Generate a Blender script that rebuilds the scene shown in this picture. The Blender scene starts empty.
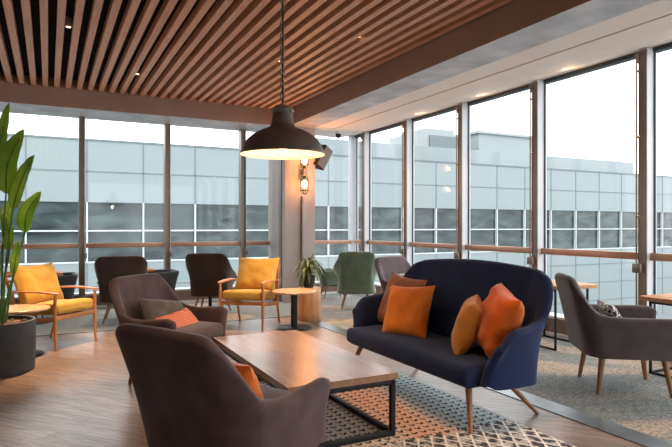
import bpy, bmesh, math, random
from mathutils import Vector, Matrix, noise
random.seed(7)
PI = math.pi
C = bpy.context.scene.collection
S, K = math.sin(math.radians(27)), math.cos(math.radians(27))
EYE = 1.4

# ------------------------------------------------------------------ helpers
def V(*a): return Vector(a)
def catmull(P, n):
    out = []
    m = len(P) - 1
    for i in range(n + 1):
        t = i / n * m; k = min(int(t), m - 1); f = t - k
        p1 = P[k]; p2 = P[k + 1]
        p0 = P[k - 1] if k > 0 else [2 * a - b for a, b in zip(p1, p2)]
        p3 = P[k + 2] if k + 2 <= m else [2 * b - a for a, b in zip(p1, p2)]
        out.append([0.5 * (2 * b + (c - a) * f + (2 * a - 5 * b + 4 * c - d) * f * f + (3 * b - a - 3 * c + d) * f ** 3)
                    for a, b, c, d in zip(p0, p1, p2, p3)])
    return out
def new(): return bmesh.new()
def link(name, bm, m, parent=None, smooth=True, angle=40):
    bmesh.ops.recalc_face_normals(bm, faces=bm.faces)
    me = bpy.data.meshes.new(name); bm.to_mesh(me); bm.free()
    if smooth:
        me.polygons.foreach_set('use_smooth', [True] * len(me.polygons))
        me.set_sharp_from_angle(angle=math.radians(angle))
    for mm in (m if isinstance(m, (list, tuple)) else [m]): me.materials.append(mm)
    o = bpy.data.objects.new(name, me); C.objects.link(o)
    if parent: o.parent = parent
    return o
def rings(bm, R, closed=True, cap=True, mi=0):
    vs = [[bm.verts.new(p) for p in r] for r in R]
    n = len(vs[0])
    for a, b in zip(vs, vs[1:]):
        for j in range(n if closed else n - 1):
            f = bm.faces.new((a[j], a[(j + 1) % n], b[(j + 1) % n], b[j])); f.material_index = mi
    if cap:
        for r in (vs[0], vs[-1]):
            try: bm.faces.new(r).material_index = mi
            except Exception: pass
    return vs
def box(bm, x0, x1, y0, y1, z0, z1, bev=0.0, mi=0):
    v = [bm.verts.new((x, y, z)) for z in (z0, z1) for x, y in ((x0, y0), (x1, y0), (x1, y1), (x0, y1))]
    fs = [bm.faces.new([v[i] for i in q]) for q in ((0, 3, 2, 1), (4, 5, 6, 7), (0, 1, 5, 4), (1, 2, 6, 5), (2, 3, 7, 6), (3, 0, 4, 7))]
    for f in fs: f.material_index = mi
    if bev > 0:
        es = list({e for f in fs for e in f.edges})
        bmesh.ops.bevel(bm, geom=es, offset=bev, segments=2, profile=0.5, affect='EDGES')
def bar(bm, a, b, w, h, up=(0, 0, 1), bev=0.0):
    a = Vector(a); b = Vector(b); d = (b - a).normalized(); up = Vector(up)
    if abs(d.dot(up)) > .98: up = Vector((1, 0, 0))
    s = d.cross(up).normalized(); u = s.cross(d)
    c = [(-1, -1), (1, -1), (1, 1), (-1, 1)]
    if bev > 0:
        bx, by = w / 2, h / 2
        pr = []
        for sx, sy in c:
            for k in range(3):
                an = {(-1, -1): PI, (1, -1): 1.5 * PI, (1, 1): 0, (-1, 1): .5 * PI}[(sx, sy)] + k * PI / 4
                pr.append((sx * (bx - bev) + bev * math.cos(an), sy * (by - bev) + bev * math.sin(an)))
    else: pr = [(x * w / 2, y * h / 2) for x, y in c]
    rings(bm, [[p + s * x + u * y for x, y in pr] for p in (a, b)])
def tube(bm, pts, rad, n=12, cap=True):
    pts = [Vector(p) for p in pts]
    if not isinstance(rad, (list, tuple)): rad = [rad] * len(pts)
    R = []; s = None
    for i, p in enumerate(pts):
        d = (pts[min(i + 1, len(pts) - 1)] - pts[max(i - 1, 0)]).normalized()
        if s is None:
            s = d.cross(Vector((0, 0, 1)))
            if s.length < .05: s = Vector((1, 0, 0))
        s = (s - d * s.dot(d)).normalized(); u = d.cross(s)
        R.append([p + (s * math.cos(2 * PI * j / n) + u * math.sin(2 * PI * j / n)) * rad[i] for j in range(n)])
    rings(bm, R, cap=cap)
def lathe(bm, prof, cx=0, cy=0, n=40, close=False, wob=None):
    R = []
    for r, z in prof:
        R.append([Vector((cx + max(r, 1e-4) * math.cos(2 * PI * j / n) * (wob(j, z) if wob else 1),
                          cy + max(r, 1e-4) * math.sin(2 * PI * j / n) * (wob(j, z) if wob else 1), z)) for j in range(n)])
    if close: R.append(R[0]); rings(bm, R, cap=False)
    else: rings(bm, R, cap=True)
    bmesh.ops.remove_doubles(bm, verts=bm.verts, dist=1e-5)
def rbox(bm, sx, sy, sz, r, M=None, n=9, puff=0.0, wrinkle=0.0, seed=0):
    """softly rounded block centred at origin"""
    def ax(s):
        h = s / 2; q = [-h + r * (1 - math.cos(k / 4 * PI / 2)) for k in range(5)]
        mid = [-(h - r) + 2 * (h - r) * k / n for k in range(1, n)]
        return q + mid + [-a for a in reversed(q)]
    A = [ax(sx), ax(sy), ax(sz)]; dims = (sx, sy, sz)
    cache = {}
    def vert(p):
        key = tuple(round(a, 5) for a in p)
        if key in cache: return cache[key]
        inner = Vector([max(-(d / 2 - r), min(d / 2 - r, a)) for a, d in zip(p, dims)])
        d = Vector(p) - inner
        q = inner + (d.normalized() * r if d.length > 1e-9 else d)
        if puff:
            fx = 1 - (2 * p[0] / sx) ** 2; fy = 1 - (2 * p[1] / sy) ** 2
            q.z += puff * fx * fy * (1 if p[2] > 0 else -1) * (abs(p[2]) / (sz / 2))
        if wrinkle:
            q += Vector((0, 0, wrinkle * noise.noise(Vector((q.x * 7 + seed, q.y * 7, q.z * 5)))))
        cache[key] = bm.verts.new(M @ q if M else q); return cache[key]
    for a in range(3):
        b, c = (a + 1) % 3, (a + 2) % 3
        for sgn in (-1, 1):
            for i in range(len(A[b]) - 1):
                for j in range(len(A[c]) - 1):
                    q = []
                    for ii, jj in ((i, j), (i + 1, j), (i + 1, j + 1), (i, j + 1)):
                        p = [0, 0, 0]; p[a] = sgn * dims[a] / 2; p[b] = A[b][ii]; p[c] = A[c][jj]; q.append(vert(p))
                    try: bm.faces.new(q)
                    except ValueError: pass
def pillow(bm, w, h, t, M, seed=0, n=22, pinch=.09, wr=.006):
    """square scatter cushion in local xy, thickness z, with pointed corners"""
    for sgn in (1, -1):
        g = []
        for i in range(n + 1):
            row = []
            for j in range(n + 1):
                u = -1 + 2 * i / n; v = -1 + 2 * j / n
                x = u * w / 2 * (1 - pinch * (1 - v * v) * u * u); y = v * h / 2 * (1 - pinch * (1 - u * u) * v * v)
                e = max(0, (1 - u ** 4)) ** .6 * max(0, (1 - v ** 4)) ** .6
                z = sgn * (t / 2 * e)
                if 0 < i < n and 0 < j < n:
                    z += wr * e * noise.noise(Vector((x * 9 + seed, y * 9, sgn * 3.0))) * 2
                    z -= wr * 2.2 * e * max(0, math.sin((u * v + .3) * 9 + seed)) * abs(u * v)
                row.append(bm.verts.new(M @ Vector((x, y, z))))
            g.append(row)
        for i in range(n):
            for j in range(n): bm.faces.new((g[i][j], g[i + 1][j], g[i + 1][j + 1], g[i][j + 1]))
    bmesh.ops.remove_doubles(bm, verts=bm.verts, dist=1e-5)
def frame(pos, fwd, up):
    """matrix with local z = fwd (cushion face normal), local y ~ up"""
    z = Vector(fwd).normalized(); x = Vector(up).cross(z).normalized(); y = z.cross(x)
    m = Matrix((x, y, z)).transposed().to_4x4(); m.translation = Vector(pos); return m
def shell(bm, st, th, n=56, m=9, bulge=0.03, endr=True):
    """upholstered wrap: stations of bottom point / top point (x,y,z)x2 swept into a thick padded wall"""
    P = catmull(st, n)
    R = []
    cen = Vector((sum(p[0] for p in P) / len(P), sum(p[1] for p in P) / len(P), 0))
    def section(i, scale=1.0, shift=None):
        p = P[i]; a = P[max(i - 1, 0)]; b = P[min(i + 1, n)]
        bot = Vector(p[:3]); top = Vector(p[3:6])
        tb = Vector((b[0] - a[0] + b[3] - a[3], b[1] - a[1] + b[4] - a[4], 0)).normalized()
        nrm = Vector((tb.y, -tb.x, 0))           # outward for a path running right-front -> back -> left-front
        if shift is not None: bot = bot + tb * shift; top = top + tb * shift
        t = th * scale
        mid = -nrm * th / 2
        o = []; inn = []
        for k in range(m + 1):
            f = k / m
            c = bot.lerp(top, f) + nrm * bulge * math.sin(PI * f) + mid
            o.append(c + nrm * t / 2); inn.append(c - nrm * t / 2)
        arc = []
        ctr = (o[-1] + inn[-1]) / 2; up = (top - bot).normalized()
        for k in range(1, 6):
            an = PI * k / 6
            arc.append(ctr + nrm * math.cos(an) * t / 2 + up * math.sin(an) * t / 2)
        return o + arc + inn[::-1]
    if endr:
        for k in (0, 1, 2):
            an = PI / 2 * (k + .35) / 3; R.append(section(0, math.sin(an), -math.cos(an) * th * .5))
    for i in range(n + 1): R.append(section(i))
    if endr:
        for k in (2, 1, 0):
            an = PI / 2 * (k + .35) / 3; R.append(section(n, math.sin(an), math.cos(an) * th * .5))
    rings(bm, R)
def tag(o, label=None, cat=None, group=None, kind=None):
    if label: o['label'] = label
    if cat: o['category'] = cat
    if group: o['group'] = group
    if kind: o['kind'] = kind
    return o
def thing(name, label, cat, loc=(0, 0, 0), rz=0, group=None):
    o = bpy.data.objects.new(name, None); C.objects.link(o); o.empty_display_size = .1
    o.location = loc; o.rotation_euler = (0, 0, rz)
    return tag(o, label, cat, group)
def dup(root, loc, rz, label, group=None):
    r = root.copy(); C.objects.link(r); r.location = loc; r.rotation_euler = (0, 0, rz); r['label'] = label
    if group: r['group'] = group
    for ch in list(root.children):
        c = ch.copy(); C.objects.link(c); c.parent = r
        for g in ch.children:
            d = g.copy(); C.objects.link(d); d.parent = c
    return r
def struct(name, bm, m, parent=None, smooth=False):
    o = link(name, bm, m, parent, smooth=smooth)
    if not parent: o['kind'] = 'structure'
    return o

# ------------------------------------------------------------------ materials
def base(name):
    m = bpy.data.materials.new(name); m.use_nodes = True
    nt = m.node_tree; b = nt.nodes['Principled BSDF']; return m, nt, b
def N(nt, t, **kw):
    n = nt.nodes.new('ShaderNode' + t)
    for k, v in kw.items():
        if k in n.inputs: n.inputs[k].default_value = v
        else: setattr(n, k, v)
    return n
def L(nt, a, b): nt.links.new(a, b)
def ramp(nt, src, stops, interp='LINEAR'):
    r = nt.nodes.new('ShaderNodeValToRGB'); r.color_ramp.interpolation = interp
    e = r.color_ramp.elements
    while len(e) < len(stops): e.new(.5)
    for x, (p, c) in zip(e, stops): x.position = p; x.color = (*c, 1) if len(c) == 3 else c
    L(nt, src, r.inputs[0]); return r.outputs[0]
def mth(nt, op, a, b=None, clamp=False):
    n = nt.nodes.new('ShaderNodeMath'); n.operation = op; n.use_clamp = clamp
    for i, v in enumerate((a, b)):
        if v is None: continue
        if isinstance(v, (int, float)): n.inputs[i].default_value = v
        else: L(nt, v, n.inputs[i])
    return n.outputs[0]
def mix(nt, f, a, b, mode='MIX'):
    n = nt.nodes.new('ShaderNodeMix'); n.data_type = 'RGBA'; n.blend_type = mode
    for i, v in ((0, f), (6, a), (7, b)):
        if isinstance(v, (int, float)): n.inputs[i].default_value = v
        elif isinstance(v, tuple): n.inputs[i].default_value = (*v, 1)
        else: L(nt, v, n.inputs[i])
    return n.outputs[2]
def bump(nt, b, h, s, d=.01):
    n = N(nt, 'Bump'); n.inputs['Strength'].default_value = s; n.inputs['Distance'].default_value = d
    L(nt, h, n.inputs['Height']); L(nt, n.outputs[0], b.inputs['Normal'])
def sc(c, k): return tuple(min(1, x * k) for x in c)
def plain(name, col, rough=.5, metal=0, var=.12, scale=6, bmp=0.0, sheen=0, spec=.5, coat=0):
    m, nt, b = base(name)
    tc = N(nt, 'TexCoord'); no = N(nt, 'TexNoise', Scale=scale, Detail=6.0); L(nt, tc.outputs['Object'], no.inputs['Vector'])
    c = ramp(nt, no.outputs[0], [(.3, sc(col, 1 - var)), (.7, sc(col, 1 + var))])
    L(nt, c, b.inputs['Base Color']); b.inputs['Roughness'].default_value = rough; b.inputs['Metallic'].default_value = metal
    b.inputs['Specular IOR Level'].default_value = spec; b.inputs['Sheen Weight'].default_value = sheen; b.inputs['Coat Weight'].default_value = coat
    if bmp:
        n2 = N(nt, 'TexNoise', Scale=scale * 12, Detail=3.0); L(nt, tc.outputs['Object'], n2.inputs['Vector']); bump(nt, b, n2.outputs[0], bmp, .005)
    return m
def fabric(name, col, col2=None, rough=.85, weave=420, sheen=.35, var=.18, mottled=5, bs=.25, strength=1):
    m, nt, b = base(name); tc = N(nt, 'TexCoord')
    a = N(nt, 'TexNoise', Scale=float(mottled), Detail=5.0); L(nt, tc.outputs['Object'], a.inputs['Vector'])
    f = N(nt, 'TexNoise', Scale=float(weave), Detail=2.0); L(nt, tc.outputs['Object'], f.inputs['Vector'])
    c1 = ramp(nt, a.outputs[0], [(.3, sc(col, 1 - var)), (.7, col2 or sc(col, 1 + var))])
    c2 = ramp(nt, f.outputs[0], [(.3, (.72, .72, .72)), (.7, (1.0, 1.0, 1.0))])
    L(nt, mix(nt, .8, c1, c2, 'MULTIPLY'), b.inputs['Base Color'])
    b.inputs['Roughness'].default_value = rough; b.inputs['Sheen Weight'].default_value = sheen; b.inputs['Sheen Roughness'].default_value = .4
    b.inputs['Specular IOR Level'].default_value = .25
    bump(nt, b, f.outputs[0], bs, .003)
    return m
def wood(name, c1, c2, axis='X', rough=.4, scale=9, stretch=14, coat=0.0, spec=.5):
    m, nt, b = base(name); tc = N(nt, 'TexCoord'); mp = N(nt, 'Mapping')
    s = [stretch, stretch, stretch]; s['XYZ'.index(axis)] = 1.0; mp.inputs['Scale'].default_value = s
    L(nt, tc.outputs['Object'], mp.inputs['Vector'])
    a = N(nt, 'TexNoise', Scale=scale / 5, Detail=8.0, Roughness=.6, Distortion=.6); L(nt, mp.outputs[0], a.inputs['Vector'])
    g = N(nt, 'TexNoise', Scale=float(scale), Detail=4.0); L(nt, mp.outputs[0], g.inputs['Vector'])
    c = ramp(nt, a.outputs[0], [(.32, c1), (.68, c2)])
    d = ramp(nt, g.outputs[0], [(.35, (.72, .72, .72)), (.6, (1, 1, 1))])
    L(nt, mix(nt, .6, c, d, 'MULTIPLY'), b.inputs['Base Color'])
    b.inputs['Roughness'].default_value = rough; b.inputs['Coat Weight'].default_value = coat; b.inputs['Specular IOR Level'].default_value = spec
    bump(nt, b, g.outputs[0], .12, .002)
    return m

M_slat = wood('slat_wood', (.58, .29, .165), (.76, .43, .27), 'Y', .5, 8, 22)
M_felt = plain('dark_felt', (.018, .018, .019), .95, bmp=.6, scale=18, spec=.1, var=.35)
M_beam = plain('taupe_plaster', (.31, .19, .135), .6, var=.10, scale=2.5, bmp=.1)
M_conc = plain('grey_polished_plaster', (.44, .435, .44), .34, var=.32, scale=3.0, bmp=.08)
M_ceil = plain('warm_white_paint', (.84, .74, .66), .7, var=.03)
M_black = plain('black_powder_coat', (.010, .010, .011), .5, var=.2, bmp=.05, spec=.25)
M_alu = plain('pale_painted_aluminium', (.50, .53, .57), .45, .0, var=.02)
M_bronze = plain('brown_anodised_aluminium', (.21, .165, .14), .38, .5, var=.08)
M_rail = plain('copper_brown_rail', (.46, .26, .18), .4, .3, var=.08)
M_kick = plain('brown_kick_panel', (.22, .135, .10), .45, .1, var=.1)
M_sill = plain('white_sill', (.78, .78, .77), .5, var=.03)
M_gasket = plain('dark_gasket', (.03, .04, .05), .6)
M_strip = plain('brushed_threshold_metal', (.17, .19, .205), .33, .85, var=.2, scale=9, bmp=.05)
M_wall = plain('beige_wall_plaster', (.52, .45, .39), .8, var=.05)
M_leg = wood('oak_leg', (.24, .10, .035), (.36, .165, .065), 'Z', .42, 9, 10)
M_teak = wood('teak_frame', (.50, .19, .055), (.62, .27, .09), 'X', .38, 9, 10)
M_top = wood('oak_veneer_top', (.24, .125, .068), (.36, .21, .13), 'Y', .27, 7, 12, coat=.0, spec=.45)
M_edge = wood('oak_edge', (.24, .125, .065), (.36, .20, .11), 'Y', .4, 12, 8)
M_disc = wood('ash_table_top', (.58, .36, .20), (.72, .49, .30), 'X', .3, 7, 8, coat=.2)
M_cafe = wood('cafe_table_oak', (.44, .22, .10), (.58, .32, .16), 'Y', .6, 7, 8, spec=.2)
M_log = wood('bare_log_wood', (.42, .20, .085), (.68, .40, .20), 'Z', .5, 5, 9)
M_taupe = fabric('plum_taupe_wool', (.095, .056, .052), (.125, .082, .08), weave=380, sheen=.22, mottled=7)
M_taupe2 = fabric('grey_taupe_velvet', (.085, .07, .068), (.12, .096, .096), weave=300, sheen=.3, mottled=5)
M_navy = fabric('navy_wool', (.010, .021, .078), weave=420, sheen=.10, mottled=6)
M_piping = fabric('dark_piping', (.012, .009, .01))
M_brown = fabric('dark_brown_fabric', (.055, .036, .033), weave=380, sheen=.3)
M_char = fabric('charcoal_fabric', (.07, .08, .085), weave=380, sheen=.2)
M_green = fabric('sage_green_fabric', (.15, .205, .145), weave=380, sheen=.35)
M_mauve = fabric('mauve_grey_fabric', (.105, .078, .088), weave=380, sheen=.35)
M_yellow = fabric('mustard_yellow_cotton', (.58, .33, .055), (.70, .43, .09), weave=520, sheen=.2, var=.08)
M_orange = fabric('bright_orange_velvet', (.72, .19, .018), (.82, .26, .035), weave=500, sheen=.25, mottled=4)
M_orange2 = fabric('golden_orange_velvet', (.62, .22, .03), (.74, .31, .055), weave=500, sheen=.35, mottled=4)
M_rust = fabric('rust_brown_suede', (.33, .115, .04), (.42, .17, .07), weave=460, sheen=.3, mottled=4)
M_red = fabric('red_orange_velvet', (.66, .11, .008), (.78, .17, .02), weave=500, sheen=.35, mottled=4)
M_olive = fabric('olive_grey_linen', (.10, .085, .07), weave=420, sheen=.3)
def m_ribbed():
    m, nt, b = base('coral_ribbed_knit'); tc = N(nt, 'TexCoord')
    w = N(nt, 'TexWave', Scale=26.0, Distortion=1.2); w.bands_direction = 'Z'; L(nt, tc.outputs['Object'], w.inputs['Vector'])
    L(nt, ramp(nt, w.outputs[1], [(0, (.42, .10, .05)), (1, (.78, .27, .15))]), b.inputs['Base Color'])
    b.inputs['Roughness'].default_value = .9; bump(nt, b, w.outputs[1], .5, .01); return m
M_ribbed = m_ribbed()
def m_pattern():
    m, nt, b = base('black_and_white_print'); tc = N(nt, 'TexCoord')
    v = N(nt, 'TexVoronoi', Scale=22.0); v.feature = 'DISTANCE_TO_EDGE'; L(nt, tc.outputs['Object'], v.inputs['Vector'])
    L(nt, ramp(nt, v.outputs[0], [(.12, (.55, .54, .5)), (.16, (.02, .02, .025))]), b.inputs['Base Color'])
    b.inputs['Roughness'].default_value = .9; return m
M_pattern = m_pattern()
M_planter = plain('charcoal_fibre_clay', (.028, .029, .03), .62, var=.3, scale=7, bmp=.15)
M_soil = plain('bark_mulch', (.14, .085, .055), .95, var=.5, scale=40, bmp=.9)
M_pebble = plain('soil_dark', (.06, .04, .03), .95, var=.5, scale=40, bmp=.9)
def m_leaf(name, c1, c2, trans=.25):
    m, nt, b = base(name); tc = N(nt, 'TexCoord')
    w = N(nt, 'TexWave', Scale=18.0, Distortion=1.5); w.bands_direction = 'Z'; L(nt, tc.outputs['Object'], w.inputs['Vector'])
    no = N(nt, 'TexNoise', Scale=5.0, Detail=4.0); L(nt, tc.outputs['Object'], no.inputs['Vector'])
    a = ramp(nt, no.outputs[0], [(.3, c1), (.7, c2)])
    L(nt, mix(nt, .2, a, ramp(nt, w.outputs[1], [(0, sc(c1, .6)), (1, sc(c2, 1.2))])), b.inputs['Base Color'])
    b.inputs['Roughness'].default_value = .38
    t = N(nt, 'BsdfTranslucent'); L(nt, a, t.inputs[0])
    ms = N(nt, 'MixShader'); ms.inputs[0].default_value = trans
    L(nt, b.outputs[0], ms.inputs[1]); L(nt, t.outputs[0], ms.inputs[2]); L(nt, ms.outputs[0], nt.nodes['Material Output'].inputs[0])
    return m
M_leaf = m_leaf('banana_leaf', (.27, .44, .07), (.52, .66, .16), .65)
M_stalk = m_leaf('green_stalk', (.05, .13, .02), (.12, .22, .05), .1)
M_drac = m_leaf('dracaena_leaf', (.04, .075, .025), (.22, .28, .11), .2)
M_lampout = plain('bronze_lamp_enamel', (.12, .085, .07), .45, .35, var=.2, scale=10)
M_lampin = plain('cream_lamp_enamel', (.80, .70, .52), .5, var=.03)
M_chain = plain('aged_chain_metal', (.28, .20, .15), .35, .9, var=.2)
def emit(name, col, s):
    m = bpy.data.materials.new(name); m.use_nodes = True; nt = m.node_tree; nt.nodes.clear()
    e = nt.nodes.new('ShaderNodeEmission'); o = nt.nodes.new('ShaderNodeOutputMaterial')
    e.inputs[0].default_value = (*col, 1); e.inputs[1].default_value = s; nt.links.new(e.outputs[0], o.inputs[0]); return m
M_bulb = emit('warm_bulb', (1, .55, .20), 5)
M_led = emit('warm_led', (1, .66, .36), 2.0)
def m_glass(name, tint, k=1.0):
    m = bpy.data.materials.new(name); m.use_nodes = True; nt = m.node_tree; nt.nodes.clear()
    t = nt.nodes.new('ShaderNodeBsdfTransparent'); t.inputs[0].default_value = (*tint, 1)
    g = nt.nodes.new('ShaderNodeBsdfGlossy'); g.inputs['Roughness'].default_value = .01
    f = nt.nodes.new('ShaderNodeLayerWeight'); f.inputs[0].default_value = .5
    pw = nt.nodes.new('ShaderNodeMath'); pw.operation = 'POWER'; pw.inputs[1].default_value = 5.0
    mm = nt.nodes.new('ShaderNodeMath'); mm.operation = 'MULTIPLY_ADD'; mm.inputs[1].default_value = .5 * k; mm.inputs[2].default_value = .012
    x = nt.nodes.new('ShaderNodeMixShader'); o = nt.nodes.new('ShaderNodeOutputMaterial')
    nt.links.new(f.outputs['Facing'], pw.inputs[0]); nt.links.new(pw.outputs[0], mm.inputs[0]); nt.links.new(mm.outputs[0], x.inputs[0]); nt.links.new(t.outputs[0], x.inputs[1]); nt.links.new(g.outputs[0], x.inputs[2])
    nt.links.new(x.outputs[0], o.inputs[0]); return m
M_glass = m_glass('window_glass', (.965, .985, .985))
M_bulbglass = m_glass('clear_bulb_glass', (.98, .95, .9))

def m_floor():
    m, nt, b = base('oak_plank_floor'); tc = N(nt, 'TexCoord')
    mp = N(nt, 'Mapping'); mp.inputs['Rotation'].default_value = (0, 0, math.radians(-131)); L(nt, tc.outputs['Object'], mp.inputs['Vector'])
    br = N(nt, 'TexBrick', Scale=1.0); br.inputs['Brick Width'].default_value = 1.6; br.inputs['Row Height'].default_value = .15
    br.inputs['Mortar Size'].default_value = .0018; br.inputs['Mortar Smooth'].default_value = .3
    br.inputs['Color1'].default_value = (.0, .0, .0, 1); br.inputs['Color2'].default_value = (1, 1, 1, 1); br.inputs['Mortar'].default_value = (.5, .5, .5, 1)
    br.offset = .37; L(nt, mp.outputs[0], br.inputs['Vector'])
    st = N(nt, 'Mapping'); st.inputs['Scale'].default_value = (1.2, 16, 1); L(nt, mp.outputs[0], st.inputs['Vector'])
    ad = N(nt, 'VectorMath'); ad.operation = 'ADD'; L(nt, st.outputs[0], ad.inputs[0])
    cb = N(nt, 'CombineXYZ'); L(nt, mth(nt, 'MULTIPLY', br.outputs[0], 7.0), cb.inputs[0]); L(nt, mth(nt, 'MULTIPLY', br.outputs[0], 13.0), cb.inputs[1]); L(nt, cb.outputs[0], ad.inputs[1])
    g = N(nt, 'TexNoise', Scale=2.2, Detail=9.0, Roughness=.62, Distortion=1.1); L(nt, ad.outputs[0], g.inputs['Vector'])
    g2 = N(nt, 'TexNoise', Scale=11.0, Detail=3.0); L(nt, ad.outputs[0], g2.inputs['Vector'])
    c = ramp(nt, g.outputs[0], [(.3, (.11, .078, .060)), (.5, (.225, .165, .132)), (.72, (.34, .265, .22))])
    pl = ramp(nt, br.outputs[0], [(0, (.80, .80, .80)), (1, (1.1, 1.06, 1.02))])
    c = mix(nt, 1.0, c, pl, 'MULTIPLY')
    c = mix(nt, .5, c, ramp(nt, g2.outputs[0], [(.36, (.55, .55, .55)), (.5, (1, 1, 1))]), 'MULTIPLY')
    c = mix(nt, mth(nt, 'MULTIPLY', br.outputs[1], .8), c, (.06, .035, .025))
    L(nt, c, b.inputs['Base Color'])
    L(nt, ramp(nt, g.outputs[0], [(.3, (.42, .42, .42)), (.7, (.27, .27, .27))]), b.inputs['Roughness'])
    bump(nt, b, g2.outputs[0], .18, .002)
    return m
def m_carpet():
    m, nt, b = base('wool_carpet'); tc = N(nt, 'TexCoord')
    a = N(nt, 'TexNoise', Scale=.75, Detail=2.0, Distortion=.8); L(nt, tc.outputs['Object'], a.inputs['Vector'])
    f = N(nt, 'TexNoise', Scale=60.0, Detail=4.0); L(nt, tc.outputs['Object'], f.inputs['Vector'])
    st = N(nt, 'Mapping'); st.inputs['Scale'].default_value = (3, 24, 1); L(nt, tc.outputs['Object'], st.inputs['Vector'])
    s = N(nt, 'TexNoise', Scale=3.0, Detail=5.0); L(nt, st.outputs[0], s.inputs['Vector'])
    c = ramp(nt, a.outputs[0], [(.40, (.55, .46, .375)), (.47, (.29, .32, .315)), (.60, (.31, .34, .335)), (.68, (.50, .45, .40))])
    c = mix(nt, .7, c, ramp(nt, s.outputs[0], [(.35, (.55, .55, .55)), (.65, (1.1, 1.1, 1.1))]), 'MULTIPLY')
    c = mix(nt, .8, c, ramp(nt, f.outputs[0], [(.38, (.45, .45, .45)), (.6, (1.15, 1.15, 1.15))]), 'MULTIPLY')
    L(nt, c, b.inputs['Base Color']); b.inputs['Roughness'].default_value = .97; b.inputs['Specular IOR Level'].default_value = .1
    bump(nt, b, f.outputs[0], .6, .01); return m
def m_rug():
    m, nt, b = base('woven_chevron_rug'); tc = N(nt, 'TexCoord'); sp = N(nt, 'SeparateXYZ'); L(nt, tc.outputs['Object'], sp.inputs[0])
    x, y = sp.outputs[0], sp.outputs[1]
    nz = N(nt, 'TexNoise', Scale=30.0, Detail=3.0); L(nt, tc.outputs['Object'], nz.inputs['Vector'])
    nb = N(nt, 'TexNoise', Scale=16.0, Detail=3.0); L(nt, tc.outputs['Object'], nb.inputs['Vector'])
    nl = N(nt, 'TexNoise', Scale=1.6, Detail=2.0); L(nt, tc.outputs['Object'], nl.inputs['Vector'])
    # little dark v marks: rows along x, zig-zag in y
    tri = mth(nt, 'PINGPONG', x, .036)
    r = mth(nt, 'FRACT', mth(nt, 'MULTIPLY', mth(nt, 'ADD', y, mth(nt, 'MULTIPLY', tri, 1.0)), 1 / .070))
    nearR = mth(nt, 'LESS_THAN', r, .40)
    gap = mth(nt, 'GREATER_THAN', tri, mth(nt, 'MULTIPLY', nz.outputs[0], .022))
    mark = mth(nt, 'MULTIPLY', nearR, gap)
    mark = mth(nt, 'MULTIPLY', mark, mth(nt, 'GREATER_THAN', nz.outputs[0], .40))
    # ground colours in bands across the rug
    xw = mth(nt, 'ADD', x, mth(nt, 'MULTIPLY', mth(nt, 'SUBTRACT', nl.outputs[0], .5), .35))
    g = ramp(nt, mth(nt, 'MULTIPLY', xw, 1 / 3.0), [(.0, (.72, .66, .58)), (.66, (.70, .64, .56)), (.725, (.62, .39, .31)), (.80, (.60, .385, .31)), (.865, (.42, .48, .49)), (1, (.48, .53, .54))])
    chev = mix(nt, mth(nt, 'MULTIPLY', mark, .97), g, (.03, .03, .035))
    # lattice zone nearest the viewer
    d1 = mth(nt, 'ABSOLUTE', mth(nt, 'SUBTRACT', mth(nt, 'FRACT', mth(nt, 'MULTIPLY', mth(nt, 'ADD', x, mth(nt, 'MULTIPLY', y, .62)), 1 / .105)), .5))
    d2 = mth(nt, 'ABSOLUTE', mth(nt, 'SUBTRACT', mth(nt, 'FRACT', mth(nt, 'MULTIPLY', mth(nt, 'SUBTRACT', x, mth(nt, 'MULTIPLY', y, .62)), 1 / .105)), .5))
    lat = mth(nt, 'LESS_THAN', mth(nt, 'MINIMUM', d1, d2), mth(nt, 'MULTIPLY', nz.outputs[0], .17))
    bl = ramp(nt, nb.outputs[0], [(.46, (.06, .06, .065)), (.54, (.42, .41, .39))])
    latc = mix(nt, lat, bl, (.72, .69, .65))
    zone = mth(nt, 'GREATER_THAN', mth(nt, 'ADD', y, mth(nt, 'MULTIPLY', nb.outputs[0], .25)), 3.18)
    c = mix(nt, zone, latc, chev)
    c = mix(nt, .45, c, ramp(nt, nz.outputs[0], [(.3, (.6, .6, .6)), (.7, (1.1, 1.1, 1.1))]), 'MULTIPLY')
    L(nt, c, b.inputs['Base Color']); b.inputs['Roughness'].default_value = .97; b.inputs['Specular IOR Level'].default_value = .1
    bump(nt, b, mark, -.5, .006); return m
M_floor, M_carpet, M_rug = m_floor(), m_carpet(), m_rug()

# ------------------------------------------------------------------ room extents
XR, YL, X0, Y0 = 5.72, 10.4, -7.0, -4.5
ZB, ZS = 3.22, 3.51            # beam underside, slat underside
XB, YB = 3.9, 9.6              # inner faces of the two beams
bm = new(); box(bm, X0 - .2, 3.37, Y0 - .2, 8.12, -.12, 0); o = struct('floor', bm, M_floor)
bm = new(); box(bm, X0 - .2, 3.57, 8.12, YL + .25, -.12, .004); box(bm, 3.57, XR + .25, Y0 - .2, YL + .25, -.12, .004)
struct('floor', bm, M_carpet)
bm = new(); box(bm, 3.37, 3.57, Y0, 8.12, -.1, .006)
struct('trim_1', bm, M_strip)
bm = new(); box(bm, X0, 3.57, 8.105, 8.14, -.1, .007)
struct('trim_2', bm, M_strip)

# slatted ceiling
bm = new(); box(bm, X0, XB, Y0, YB, ZS + .14, ZS + .3)
ceil = struct('ceiling', bm, M_felt)
bm = new()
k0 = -44
for k in range(k0, 26):
    xc = -.037 + .155 * k
    y = Y0
    while y < YB - .01:
        # boards butt end to end with a hairline joint
        yn = y + (2.4 if y > Y0 else 1.1)
        if yn > YB - .3: yn = YB - .004
        box(bm, xc - .036, xc + .036, y, yn - .003, ZS, ZS + .10); y = yn
sl = link('slats', bm, M_slat, ceil, smooth=False)
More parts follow.
